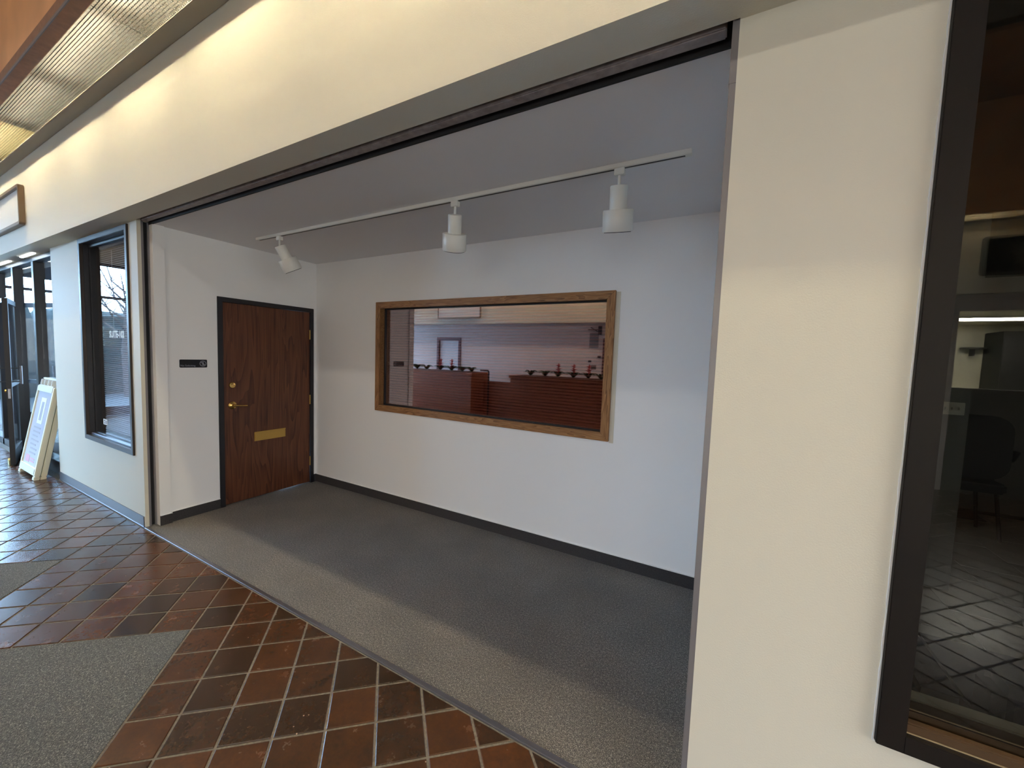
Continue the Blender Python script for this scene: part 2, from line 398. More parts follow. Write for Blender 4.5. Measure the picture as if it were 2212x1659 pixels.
# ceiling strip with lamps: tan lip, beam, orange boards
struct('trim_4', MB().box(CX0, CX1, -.25, YF, 3.52, 3.548), 'tan_board', 'tan board between ceiling light panels and fascia', .003, cat='trim')
struct('trim_5', MB().box(CX0, CX1, -.575, -.508, 3.52, 3.60), 'brown_beam', 'brown beam edging the ceiling light panels', cat='beam')
struct('trim_6', MB().box(CX0, CX1, -.580, -.575, 3.512, 3.53), 'alu_dull', 'thin grey edge strip on the brown beam', cat='trim')
struct('wall_upper', MB().box(CX0, CX1, -.575, -.53, 3.60, 4.8), 'orange_board', 'orange brown boards rising above the beam', cat='wall')
struct('trim_7', MB().box(CX0, CX1, -.53, YF, 3.80, 3.84), 'fixture_white', 'white top of the light trough', cat='trim')
ch = sroot('ceiling.001', (.6, -3.2, 4.8), 'high wooden corridor ceiling around the added skylight', 'ceiling')
box_parts(ch, 'ceiling_wood', [(CX0-.2, CX1, YO, -4.1, 4.8, 4.9), (CX0-.2, CX1, -2.3, -.4, 4.8, 4.9), (CX0-.2, -5.9, -4.1, -2.3, 4.8, 4.9), (7.1, CX1, -4.1, -2.3, 4.8, 4.9)], 'ceiling_panel')
struct('trim_8', MB().box(CX0, CX1, YO+.15, YO+.25, 3.52, 3.548), 'tan_board', 'tan board of the opposite ceiling light strip', cat='trim')
struct('trim_9', MB().box(CX0, CX1, YO+.51, YO+.58, 3.52, 4.8), 'orange_board', 'orange brown boards of the opposite side', cat='trim')
struct('trim_10', MB().box(CX0, CX1, YO+.15, YO+.51, 3.80, 3.84), 'fixture_white', 'white top of the opposite light trough', cat='trim')

sk_ = sroot('added_skylight', (.6, -3.2, 4.84), 'long skylight added unseen over the corridor, tinted to dim the sky', 'skylight')  # unseen skylight, added as soft overhead daylight
for k in range(10): part('glass_pane', MB().box(-5.9+1.3*k+.02, -4.6+1.3*k-.02, -4.1, -2.3, 4.84, 4.85), 'glass_skylight', sk_)
for k in range(11): part('glazing_bar', MB().box(-5.92+1.3*k, -5.88+1.3*k, -4.1, -2.3, 4.82, 4.88), 'bronze', sk_)
# louvre light fixtures
lv = MB(); PW = 1.214
for k in range(61): x = k*PW/60; lv.box(x-.0006, x+.0006, .002, .252, 0, .016)
for k in range(18): y = .002+k*.25/17; lv.box(0, PW, y-.0006, y+.0006, 0, .008)
lv_me = mesh_of('louver_panel', lv, 'louver'); lv_me2 = mesh_of('louver_panel', lv, 'louver_warm_lit')
tb = MB().tube([(.08, 0, 0), (1.14, 0, 0)], .016, 8); tb_me = mesh_of('tube', tb, 'tube_on', smooth=True)
sk_me = mesh_of('socket', MB().box(-.02, .02, -.02, .02, -.02, .104), 'fixture_white')
rf_me = mesh_of('side_reflector', MB().box(0, PW, .246, .252, 0, .25), 'fixture_white')
desc = {-2: 'yellowish louvred light panel at the left end of the ceiling strip',
        -1: 'second louvred ceiling light panel from the left above the fascia',
        0: 'third louvred ceiling light panel from the left with a pale glare',
        1: 'louvred ceiling light panel cut by the top edge of the photo'}
for side in (0, 1):
    for k in range(-6, 6):
        x = 1.01+1.22*(k-1)
        y = -.506 if side == 0 else YO+.254
        o = thing('ceiling_light', (x, y, 3.524), desc.get(k, 'louvred ceiling light panel out of view along the corridor') if side == 0 else 'bare tube ceiling light of the opposite strip', 'light', 'louvred ceiling light panels')
        if side == 0: link('louver_panel', lv_me2 if k == -2 else lv_me, o)['kind'] = 'stuff'
        else: link('side_reflector', rf_me, o)
        link('tube', tb_me, o, (.21, .126, .172))
        for q in (.06, 1.16): link('socket', sk_me, o, (.21+q, .126, .172))
# pendant row added out of view over the middle of the corridor
hs = MB().prism([(-.09, .06), (-.05, .12), (.05, .12), (.09, .06)], 0, 1.2, 0); hs_me = mesh_of('housing', hs, 'fixture_white')
ds = MB().box(.02, 1.18, -.07, .07, .045, .06); ds_me = mesh_of('diffuser', ds, 'row_on')
rd = MB().tube([(0, 0, .12), (0, 0, .30)], .006, 6); rd_me = mesh_of('hanger', rd, 'alu_dull')
for k in range(10):
    o = thing('added_pendant', (-4.6+1.22*k, -2.88, 4.5), 'long added pendant lamp, unseen, over the middle of the corridor', 'lamp', 'added pendant lamps over the corridor')
    link('housing', hs_me, o); link('diffuser', ds_me, o); link('hanger', rd_me, o, (.2, 0, 0)); link('hanger', rd_me, o, (1.0, 0, 0))

# ================================================================== tiled floor
E1 = Vector((.1525, .1355)); E2 = Vector((.1405, -.1355)); OR = Vector((2.046, -.661))
def node(a, b): q = OR+a*E1+b*E2; return (q.x, q.y)
def clip(poly, f):
    out = []
    for i, p in enumerate(poly):
        q = poly[(i+1) % len(poly)]; a, b = f(p), f(q)
        if a >= 0: out.append(p)
        if (a >= 0) != (b >= 0):
            t = a/(a-b); out.append((p[0]+t*(q[0]-p[0]), p[1]+t*(q[1]-p[1])))
    return out
def shrink(poly, d):
    cx = sum(p[0] for p in poly)/len(poly); cy = sum(p[1] for p in poly)/len(poly)
    n = len(poly); res = []
    area = sum(poly[i][0]*poly[(i+1) % n][1]-poly[(i+1) % n][0]*poly[i][1] for i in range(n))
    s = 1 if area > 0 else -1; lines = []
    for i in range(n):
        p, q = poly[i], poly[(i+1) % n]; ex, ey = q[0]-p[0], q[1]-p[1]; l = math.hypot(ex, ey) or 1
        nx, ny = -ey/l*s, ex/l*s
        lines.append((p[0]+nx*d, p[1]+ny*d, ex, ey))
    for i in range(n):
        x1, y1, dx1, dy1 = lines[i-1]; x2, y2, dx2, dy2 = lines[i]
        den = dx1*dy2-dy1*dx2
        if abs(den) < 1e-12: res.append((x2, y2)); continue
        t = ((x2-x1)*dy2-(y2-y1)*dx2)/den; res.append((x1+t*dx1, y1+t*dy1))
    return res
def tile_mb(poly, mb=None, g=.005, c=.003, lo=-.012, hi=0.0):
    mb = mb or MB(); a = shrink(poly, g); b = shrink(poly, g+c); n = len(a)
    mb.add([(*p, lo) for p in a]+[(*p, hi-.002) for p in a]+[(*p, hi) for p in b],
           [tuple(range(2*n, 3*n))]+[(i, (i+1) % n, n+(i+1) % n, n+i) for i in range(n)]+[(n+i, n+(i+1) % n, 2*n+(i+1) % n, 2*n+i) for i in range(n)])
    return mb
carp = [(-5-6*k, -6*k, -2-5*k, 3-5*k) for k in range(0, 4)]
Rc = cam.rotation_euler.to_matrix().transposed()
def px(p):
    q = Rc @ (Vector(p)-Vector(cam.location))
    if q.z > -.05: return None
    return 1106+842.37*q.x/-q.z, 829.5-842.37*q.y/-q.z
cells = []
for a in range(-70, 60):
    for b in range(-70, 60):
        if any(c[0] <= a < c[1] and c[2] <= b < c[3] for c in carp): continue
        poly = [node(a, b), node(a+1, b), node(a+1, b+1), node(a, b+1)]
        cx = sum(p[0] for p in poly)/4; cy = sum(p[1] for p in poly)/4
        if cx < CX0 or cx > CX1 or cy > .1 or cy < YO: continue
        whole = all(p[1] < -.02 for p in poly)
        if not whole:
            poly = clip(poly, lambda p: -.016-p[1])
            if len(poly) < 3: continue
            ar = abs(sum(poly[i][0]*poly[(i+1) % len(poly)][1]-poly[(i+1) % len(poly)][0]*poly[i][1] for i in range(len(poly))))/2
            if ar < .0012: continue
        q = px((cx, min(cy, -.03), 0)); vis = q is not None and -30 < q[0] < 2250 and q[1] < 1740
        dist = (Vector((cx, cy, 0))-Vector(cam.location)).length
        cells.append((0 if vis else 1, dist, a, b, poly, whole))
cells.sort(key=lambda c: c[:2])
pl = [Vector(node(0, 0)), Vector(node(1, 0)), Vector(node(1, 1)), Vector(node(0, 1))]
ctr = sum(pl, Vector((0, 0)))/4
full_me = mesh_of('tile', tile_mb([tuple(p-ctr) for p in pl]), 'quarry_tile')
rest = MB(); ntile = 0
flo = fl.location
for v, dist, a, b, poly, whole in cells:
    if v == 0 and ntile < 300:
        ntile += 1
        cx = sum(p[0] for p in poly)/len(poly); cy = sum(p[1] for p in poly)/len(poly)
        if whole: me = full_me
        else: me = mesh_of('tile', tile_mb([(p[0]-cx, p[1]-cy) for p in poly]), 'quarry_tile')
        o = link('tile', me, fl, (cx-flo.x, cy-flo.y, -flo.z+random.uniform(-.0006, .0006)))
    else: tile_mb(poly, rest)
o = part('tile_field', rest, 'quarry_tile', fl); o['kind'] = 'stuff'
for i, c in enumerate(carp):
    poly = [node(c[0], c[2]), node(c[1], c[2]), node(c[1], c[3]), node(c[0], c[3])]
    o = part('carpet_inlay', MB().prism(shrink(poly, .006), -.02, .001, 2), 'carpet_inlay', fl)
    if i in (0, 1): o['label'] = 'grey carpet square set into the tile floor'

# ================================================================== wooden door
dr = sroot('door_1', (0, (DY0+DY1)/2, 0), 'dark brown oak veneer door in a black frame', 'door')
fw = .045
fr = MB().prism([(DY0-fw, 0), (DY0, 0), (DY0, DH), (DY1, DH), (DY1, 0), (DY1+.04, 0), (DY1+.04, DH+fw), (DY0-fw, DH+fw)], -.10, .012, 0)
part('door_frame', fr, 'black_frame', dr, .003, label='black painted door frame')
lf = part('door_leaf', MB().box(-.052, -.008, DY0+.003, DY1-.003, .012, DH-.003), 'door_veneer', dr, .0015)
def mtx_x(y, z, x=-.008):   # local z -> +X
    return Matrix(((0, 0, 1, x), (1, 0, 0, y), (0, 1, 0, z), (0, 0, 0, 1)))
part('deadbolt', MB().lathe([(.031, 0), (.031, .006), (.026, .012), (.018, .013), (.018, .018), (.008, .019)], 28, mtx_x(.682, 1.222)), 'brass', lf, smooth=True, label='round brass deadbolt cylinder')
part('handle_rose', MB().lathe([(.039, 0), (.038, .006), (.024, .016), (.014, .020), (.013, .045), (.004, .046)], 28, mtx_x(.682, 1.018)), 'brass', lf, smooth=True)
part('handle_lever', MB().tube([(.038, .672, 1.018), (.046, .70, 1.017), (.047, .75, 1.013), (.046, .795, 1.010)], [.011, .010, .008, .0075], 10), 'brass', lf, smooth=True, label='brass lever handle')
sl = MB().box(-.008, -.002, .886, 1.218, .615, .714); 
ms = part('mail_slot', sl, 'brass_satin', lf, .002, label='brass mail slot plate')
part('mail_flap', MB().box(-.002, .004, .889, 1.214, .634, .692), 'brass_satin', ms, .002)
part('mail_lip', MB().box(-.002, .003, .886, 1.218, .702, .713), 'brass_satin', ms, .001)
for z in (1.78, 1.012, .27):
    part('hinge', MB().tube([(-.002, DY1-.001, z-.055), (-.002, DY1-.001, z+.055)], .007, 8), 'brass_satin', dr, smooth=True)

# no soliciting sign
ns = thing('door_sign', (0, .359, 1.40), 'small black no soliciting sign on the wall beside the door', 'sign')
part('plate', MB().prism(rrect(.252, .466, 1.401, 1.475, .009), 0.0, .004, 0), 'sign_black', ns)
TX = Matrix(((0, 0, 1, .0042), (1, 0, 0, .258), (0, 1, 0, 1.412), (0, 0, 0, 1)))
part('lettering', text_mb('No Soliciting', .022, TX), 'sign_grey', ns)
mb = MB(); cy, cz = .432, 1.438
ring(mb, [(cy+.0265*math.cos(t*PI/16), cz+.0265*math.sin(t*PI/16)) for t in range(32)], [(cy+.022*math.cos(t*PI/16), cz+.022*math.sin(t*PI/16)) for t in range(32)], .0038, .0046, 0)
mb.prism([(cy-.018, cz+.012), (cy-.014, cz+.016), (cy+.018, cz-.012), (cy+.014, cz-.016)], .0038, .0048, 0)
mb.prism([(cy+.0045*math.cos(t*PI/6), cz+.013+.0045*math.sin(t*PI/6)) for t in range(12)], .0038, .0046, 0)
mb.prism([(cy-.006, cz+.007), (cy-.004, cz-.004), (cy-.006, cz-.018), (cy-.002, cz-.018), (cy, cz-.006), (cy+.003, cz-.018), (cy+.007, cz-.018), (cy+.004, cz-.004), (cy+.007, cz+.007)], .0038, .0046, 0)
part('symbol', mb, 'sign_grey', ns)

# ================================================================== alcove window with oak casing
wn = sroot('window_1', (2.29, D, .977), 'wide oak framed interior window with tinted glass', 'window')
WX0, WX1, WZ0, WZ1 = 1.019, 3.565, .977, 2.131; cw = .066
def casing(pts, m, nm):
    part(nm, MB().prism(pts, D-.018, D+.006, 1), m, wn, .003)
casing([(WX0, WZ1), (WX0+cw, WZ1-cw), (WX1-cw, WZ1-cw), (WX1, WZ1)], 'oak_x', 'casing_board')
casing([(WX0, WZ0), (WX1, WZ0), (WX1-cw, WZ0+cw), (WX0+cw, WZ0+cw)], 'oak_x', 'casing_board')
casing([(WX0, WZ0), (WX0+cw, WZ0+cw), (WX0+cw, WZ1-cw), (WX0, WZ1)], 'oak_z', 'casing_board')
casing([(WX1, WZ0), (WX1, WZ1), (WX1-cw, WZ1-cw), (WX1-cw, WZ0+cw)], 'oak_z', 'casing_board')
ix0, ix1, iz0, iz1 = 1.07, 3.525, 1.02, 2.085
part('jamb', frame_mb(ix0, ix1, iz0, iz1, .016, D+.006, D+.14), 'oak_x', wn)
gx0, gx1, gz0, gz1 = ix0+.016, ix1-.016, iz0+.016, iz1-.016
part('glazing_bead', frame_mb(gx0, gx1, gz0, gz1, .013, D+.045, D+.07), 'black_frame', wn)
part('glass_pane', MB().box(gx0+.002, gx1-.002, D+.056, D+.0605, gz0+.002, gz1-.002), 'glass_tinted', wn)
struct('trim_11', MB().box(WX1+.002, WX1+.034, D-.003, D, WZ0-.01, WZ1-.01), 'cream_paint', 'pale unpainted strip beside the oak casing', cat='trim')

def blind(name, x0, x1, z0, z1, y, pitch, wid, tilt, m, label, cordx, group=None):
    b = thing(name, ((x0+x1)/2, y, z0), label, 'blind')
    me = MB(); n = 4; top = []; bot = []
    for i in range(n+1):
        u = -1+2*i/n; r = u*wid/2; h = .0028*(1-u*u)
        for lst, dz in ((top, .0004), (bot, -.0004)):
            a = math.radians(tilt); yy = r*math.cos(a)-(h+dz)*math.sin(a); zz = r*math.sin(a)+(h+dz)*math.cos(a)
            lst.append((yy, zz))
    me.prism(top+bot[::-1], -(x1-x0)/2, (x1-x0)/2, 0)
    sm = mesh_of('slat', me, m, smooth=True)
    k = 0; z = z0+.03
    while z < z1-.04:
        link('slat', sm, b, (0, 0, z-z0)); z += pitch
    part('head_rail', MB().box(x0, x1, y-.013, y+.013, z1-.028, z1), m, b, .002)
    part('bottom_rail', MB().box(x0, x1, y-.011, y+.011, z0+.004, z0+.016), m, b, .002)
    for cxx in cordx: part('ladder_cord', MB().tube([(cxx, y-.012, z0+.01), (cxx, y-.012, z1-.02)], .0009, 5), m, b)
    return b
blind('window_blind', gx0+.01, gx1-.01, gz0+.004, gz1-.002, D+.105, .0268, .022, 38, 'blind_slat', 'brown horizontal slat blind behind the oak framed window', (1.2, 1.95, 2.75, 3.42))
# room behind it
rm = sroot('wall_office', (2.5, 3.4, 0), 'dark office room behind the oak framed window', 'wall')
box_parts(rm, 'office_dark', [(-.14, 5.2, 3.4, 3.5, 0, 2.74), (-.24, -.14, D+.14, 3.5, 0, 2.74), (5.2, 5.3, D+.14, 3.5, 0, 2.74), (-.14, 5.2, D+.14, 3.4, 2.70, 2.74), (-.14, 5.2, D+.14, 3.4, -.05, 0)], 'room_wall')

# ================================================================== track lighting
TY = .69
tk = thing('light_track', (2.29, TY, ZC), 'long white lighting track on the alcove ceiling', 'track')
part('track_rail', MB().box(.457, 4.119, TY-.018, TY+.018, ZC-.024, ZC), 'white_enamel', tk, .002)
part('track_slot', MB().box(.49, 4.09, TY-.006, TY+.006, ZC-.0246, ZC-.020), 'lamp_black', tk)
def spot(x, aim, label):
    o = thing('spotlight', (x, TY, ZC-.024), label, 'lamp', 'white spotlights on the ceiling track')
    z = ZC-.024
    part('adapter', MB().box(x-.026, x+.026, TY-.017, TY+.017, z-.034, z), 'white_enamel', o, .003)
    part('stem', MB().tube([(x, TY, z-.034), (x, TY, z-.085)], .008, 12), 'white_enamel', o, smooth=True)
    m = Matrix.Translation((x, TY, z-.078)) @ (-Vector(aim)).to_track_quat('Z', 'Y').to_matrix().to_4x4()
    part('neck', MB().lathe([(.008, .0), (.042, -.004), (.045, -.008), (.045, -.120), (.044, -.124)], 28, m), 'white_enamel', o, smooth=True)
    hd = part('lamp_head', MB().lathe([(.030, -.118), (.076, -.120), (.079, -.124), (.079, -.224), (.077, -.228), (.072, -.229), (.070, -.20), (.02, -.19)], 32, m), 'white_enamel', o, smooth=True)
    part('baffle', MB().lathe([(.0705, -.2285), (.0705, -.232), (.060, -.232), (.058, -.20), (.02, -.196)], 32, m), 'lamp_black', hd, smooth=True)
    return o
spot(.80, (.14, .54, -1), 'white track spotlight tilted sideways, nearest the wooden door')
spot(2.725, (-.27, .36, -1), 'middle white track spotlight hanging straight down')
spot(3.78, (-.07, .32, -1), 'white track spotlight nearest the pillar')

# ================================================================== corridor window beside the alcove
w2 = sroot('window_2', (-.877, 0, .602), 'tall black framed window in the cream corridor wall', 'window')
a0, a1, b0, b1 = -1.426, -.215, .6125, 2.619
part('outer_frame', frame_mb(a0, a1, b0, b1, .046, -.015, .012), 'bronze', w2, .003)
c0, c1, e0, e1 = -1.390, -.257, .650, 2.585
part('reveal', frame_mb(c0, c1, e0, e1, .012, .012, .14), 'black_frame', w2)
part('sash', frame_mb(c0+.012, c1-.012, e0+.012, e1-.012, .023, .050, .075), 'black_frame', w2, .002)
part('sill', MB().box(c0+.012, c1-.012, .02, .05, e0+.012, e0+.026), 'strip_metal', w2, .003, label='shiny metal sill')
part('glass_pane', MB().box(c0+.035, c1-.035, .058, .062, e0+.035, e1-.035), 'glass_window', w2)
TZ = Matrix(((.94, 0, 0, -.927), (0, 0, -1, .0572), (0, 1, 0, 1.655), (0, 0, 0, 1)))
dc = thing('suite_lettering', (-.73, .057, 1.655), 'white suite number lettering on the tall corridor window', 'lettering')
part('lettering', text_mb('SUITE-102', .088, TZ, .0006, .003), 'decal_white', dc)
st = thing('window_sticker', (-1.11, .057, .78), 'small white security sticker low on the corridor window', 'sticker')
sh = part('sticker_sheet', MB().box(-1.166, -1.064, .0566, .0578, .778, .834), 'decal_white', st)
for z, r in ((.818, .010), (.794, .011)): part('print_dot', MB().prism([(-1.133+.012*math.cos(t*PI/6), z+r*math.sin(t*PI/6)) for t in range(12)], .0560, .0566, 1), 'sign_black', sh)
part('print_block', MB().box(-1.11, -1.074, .0560, .0566, .786, .822), 'print_grey', sh)
blind('window_blind', c0+.06, c1-.014, e0+.05, e1-.013, .125, .0205, .021, 42, 'blind_slat_grey', 'grey mini blind behind the tall corridor window', (-.55, -.45))
part('tilt_wand', MB().tube([(-.98, .105, 1.75), (-.98, .107, 2.5)], .003, 6), 'plastic_white', bpy.data.objects['window_blind.001'])
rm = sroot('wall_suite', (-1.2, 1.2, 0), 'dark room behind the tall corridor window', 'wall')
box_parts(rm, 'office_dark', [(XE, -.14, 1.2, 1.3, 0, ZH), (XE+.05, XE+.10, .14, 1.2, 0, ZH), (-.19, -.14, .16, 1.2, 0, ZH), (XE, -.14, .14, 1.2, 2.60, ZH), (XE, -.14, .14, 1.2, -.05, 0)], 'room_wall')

# ================================================================== sign box on the fascia
def framed_sign(x0, x1, z0, z1, y, s, label, face='sign_white', frame='sign_frame', fw=.035, deep=.045):
    o = thing('wall_sign', ((x0+x1)/2, y, z0), label, 'sign')
    mb = MB(); ring(mb, rrect(x0, x1, z0, z1, .035), rrect(x0+fw, x1-fw, z0+fw, z1-fw, .02), y, y+s*deep, 1)
    part('sign_frame', mb, frame, o, .003)
    part('sign_face', MB().prism(rrect(x0+fw-.004, x1-fw+.004, z0+fw-.004, z1-fw+.004, .02), y, y+s*.022, 1), face, o)
    return o
framed_sign(-3.95, -2.40, 2.84, 3.262, YF, -1, 'blank white fascia sign with rounded bronze frame above the storefront')

# ================================================================== storefront at the left
sf = sroot('window_3', (-4.9, .09, 0), 'black framed glass storefront left of the cream wall', 'storefront')
SX0 = -7.5
mulls = [-6.18, -5.21, -4.24, -3.27, -2.385]
for x in mulls:
    part('mullion', MB().box(x-.085, x, .04, .137, 0, 2.575), 'storefront_metal', sf, .003)
part('head_rail', MB().box(SX0, XE, .04, .137, 2.575, ZH), 'storefront_metal', sf, .003)
part('sill_rail', MB().box(SX0, -3.27, .04, .137, .0, .10), 'storefront_metal', sf, .003); part('sill_rail', MB().box(-3.27, XE, .04, .137, .0, .16), 'storefront_metal', sf, .003)
xs = [SX0]+mulls
for i in range(len(xs)-1):
    if i == 2: continue
    part('glass_pane', MB().box(xs[i]+.002, xs[i+1]-.087, .086, .092, .10, 2.575), 'glass_clear', sf)
part('transom_bar', MB().box(-5.21, -4.325, .04, .137, 2.13, 2.19), 'storefront_metal', sf)
part('glass_pane', MB().box(-5.208, -4.327, .086, .092, 2.19, 2.575), 'glass_clear', sf)
for (x0, x1) in ((-3.44, -2.88), (-4.72, -3.96)):
    solo('soffit_lamp', MB().prism(rrect(x0, x1, -.034, -.006, .013), ZH-.012, ZH, 2), 'soffit_lamp_on', 'slim white soffit lamp over the storefront, '+('nearest the cream wall' if x0 > -3.5 else 'at the photo edge'), 'lamp', 'soffit lamps')
# shop behind the storefront
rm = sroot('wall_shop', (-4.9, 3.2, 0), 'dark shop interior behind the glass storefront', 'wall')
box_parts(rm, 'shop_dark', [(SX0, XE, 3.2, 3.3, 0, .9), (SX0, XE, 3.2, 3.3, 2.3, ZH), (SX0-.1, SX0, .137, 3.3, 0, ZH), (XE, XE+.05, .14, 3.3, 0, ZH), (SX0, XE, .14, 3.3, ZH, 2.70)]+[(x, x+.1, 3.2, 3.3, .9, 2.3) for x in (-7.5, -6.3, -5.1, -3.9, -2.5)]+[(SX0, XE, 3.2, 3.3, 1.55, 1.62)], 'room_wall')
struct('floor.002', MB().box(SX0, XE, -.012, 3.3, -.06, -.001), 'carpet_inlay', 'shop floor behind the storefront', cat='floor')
solo('counter', MB().box(-4.6, -2.6, 1.2, 1.7, 0, .95), 'counter_orange', 'orange brown counter inside the storefront', 'counter', bev=.01)

# half-open storefront door seen edge-on
od = thing('glass_door', (-4.40, .07, 0), 'black framed glass door standing ajar at the left edge', 'door')
hx, hy = -4.36, .06; ex, ey = -3.52, -.155
dv = Vector((ex-hx, ey-hy, 0)); DLn = dv.length; ang = math.atan2(dv.y, dv.x)
DM = Matrix.Translation((hx, hy, 0)) @ Matrix.Rotation(ang, 4, 'Z')
def dpart(name, mb, m, bev=0, smooth=False, parent=None, label=None): return part(name, mb.xf(DM), m, parent or od, bev, smooth, label)
dpart('stile', MB().box(DLn-.055, DLn, -.022, .022, .012, 2.11), 'black_frame', .002)
dpart('stile', MB().box(0, .055, -.022, .022, .012, 2.11), 'black_frame', .002)
dpart('rail', MB().box(.055, DLn-.055, -.022, .022, 2.05, 2.11), 'black_frame'); dpart('rail', MB().box(.055, DLn-.055, -.022, .022, .012, .20), 'black_frame')
dpart('rail', MB().box(.055, DLn-.055, -.022, .022, 1.0, 1.05), 'black_frame')
dpart('glass_pane', MB().box(.055, DLn-.055, -.003, .003, .20, 2.05), 'glass_clear')
for s in (1, -1):
    dpart('handle_post', MB().tube([(DLn-.03, s*.022, 1.07), (DLn-.03, s*.10, 1.07)], .007, 8), 'black_frame', smooth=True)
    dpart('handle_post', MB().tube([(DLn-.03, s*.022, 1.24), (DLn-.03, s*.10, 1.24)], .007, 8), 'black_frame', smooth=True)
    dpart('pull_bar', MB().tube([(DLn-.03, s*.10, 1.04), (DLn-.03, s*.10, 1.27)], .010, 10), 'alu_dull', smooth=True)
dpart('lock_cylinder', MB().tube([(DLn-.028, -.022, .955), (DLn-.028, -.036, .955)], .020, 14), 'brass', smooth=True, label='brass lock cylinder')
dpart('lock_plate', MB().box(DLn-.001, DLn+.0015, -.010, .010, .86, .98), 'alu', label='steel lock edge plate')
solo('door_stop', MB().prism([(-3.66, 0.0), (-3.60, 0.0), (-3.61, .06), (-3.64, .085), (-3.66, .07)], -.175, -.145, 1), 'brass_pale', 'small pale brass door stop on the floor by the glass door', 'door stop', bev=.003)

# folded A-frame sign leaning on the storefront
fs = thing('sidewalk_sign', (-2.83, -.1, 0), 'cream plastic sandwich board leaning folded against the storefront', 'sign')
SM = Matrix.Translation((-3.165, -.178, .0)) @ Matrix.Rotation(-math.atan2(.205, 1.12), 4, 'X')
W_, H_ = .655, 1.17
def spart(name, mb, m, bev=0, smooth=False, parent=None, label=None): return part(name, mb.xf(SM), m, parent or fs, bev, smooth, label)
# local: x width, y back, z up the board
for k, y0 in ((0, 0), (1, .052)):
    spart('board_frame', ring(MB(), rect(0, W_, .045, H_-.10), rect(.05, W_-.05, .13, H_-.17), y0, y0+.046, 1), 'plastic_cream', .006)
    for x0 in (0, W_-.07): spart('foot', MB().box(x0, x0+.07, y0, y0+.046, 0, .045), 'plastic_cream', .006)
    fp = spart('poster_panel', MB().box(.05, W_-.05, y0+.012, y0+.034, .13, H_-.17), 'poster')
    if k == 0: pp = fp
for x0 in (.06, .20, .34, .48): spart('grip_rib', MB().box(x0, x0+.03, .004, .094, H_-.09, H_-.02), 'plastic_white', .006)
spart('grip_base', MB().box(.05, W_-.05, .0, .098, H_-.105, H_-.09), 'plastic_white', .004)
spart('top_grip', MB().box(.05, W_-.05, .02, .08, H_-.02, H_), 'plastic_white', .006, label='white slotted carrying grip')
spart('grip_back', MB().box(.06, W_-.06, .045, .055, H_-.10, H_-.02), 'print_yellow')
spart('header_strip', MB().box(.04, W_-.04, -.004, .0, H_-.165, H_-.105), 'plastic_white')
spart('footer_strip', MB().box(.04, W_-.04, -.004, .0, .065, .125), 'plastic_white')
spart('print_block', MB().box(.23, .42, .0105, .012, .62, .93), 'print_yellow', parent=pp)
random.seed(3)
for k in range(7):
    z = .56-.05*k; x0 = .16+random.uniform(0, .05); spart('print_line', MB().box(x0, x0+random.uniform(.18, .32), .0105, .012, z, z+.018), 'print_grey', parent=pp)
spart('print_block', MB().box(.12, .27, .0105, .012, .155, .235), 'print_pink', parent=pp)
for k in range(2): spart('print_line', MB().box(.30, .46, .0105, .012, .17+.03*k, .185+.03*k), 'print_pink', parent=pp)
spart('print_line', MB().box(.28, .37, .0101, .0105, .66, .88), 'print_grey', parent=pp)

# ================================================================== dark shop window at the right
w4 = sroot('window_4', (6.4, 0, .577), 'dark bronze framed shop window right of the pillar', 'window')
q0, q1, r0, r1 = XW-.003, 8.6, .587, ZH-.002
part('frame_post', MB().box(q0, q0+.058, -.022, .10, r0, r1), 'bronze_dark', w4, .002); part('frame_post', MB().box(q1-.055, q1, -.022, .10, r0, r1), 'bronze_dark', w4, .002)
part('frame_rail', MB().box(q0+.055, q1-.055, -.022, .10, r0, r0+.05), 'bronze_dark', w4, .002); part('frame_rail', MB().box(q0+.055, q1-.055, -.022, .10, r1-.05, r1), 'bronze_dark', w4, .002)
part('glazing_stop', MB().box(q0+.055, q1-.055, -.004, .02, r0+.05, r0+.078), 'bronze_light', w4, .004, label='brown metal glazing stop')
part('glazing_stop', MB().box(q0+.055, q1-.055, .024, .07, r0+.05, r0+.098), 'bronze_light', w4, .004)
part('edge_line', MB().box(q0+.058, q1-.058, -.006, -.003, r0+.050, r0+.0525), 'edge_metal', w4); part('edge_line', MB().box(q0+.058, q1-.058, .0245, .027, r0+.098, r0+.1005), 'edge_metal', w4)
part('glazing_stop', MB().box(q0+.055, q0+.062, .0, .07, r0+.05, r1-.05), 'alu_dull', w4)
part('inner_sill', MB().box(q0+.055, q1-.055, .10, .145, r0+.02, r0+.082), 'tan_board', w4, .003)
part('glass_pane', MB().box(q0+.056, q1-.056, .021, .0245, r0+.05, r1-.05), 'glass_shop', w4)
mb = MB(); n = 60; pts = []
for i in range(n+1):
    z = r0-.006+(r1-r0)*i/n; pts.append((XW-.0045-random.uniform(0, .0030), z))
for i in range(n, -1, -1):
    z = r0-.006+(r1-r0)*i/n; pts.append((XW+.003, z))
vs = [(p[0], -.006, p[1]) for p in pts]+[(p[0], 0, p[1]) for p in pts]; m2 = len(pts); fsx = []
for i in range(n):
    j = m2-1-i; fsx += [(i, i+1, j-1, j), (i, m2+i, m2+i+1, i+1)]
struct('trim_12', MB().add(vs, fsx), 'caulk', 'uneven white caulk line along the dark window frame', cat='trim')
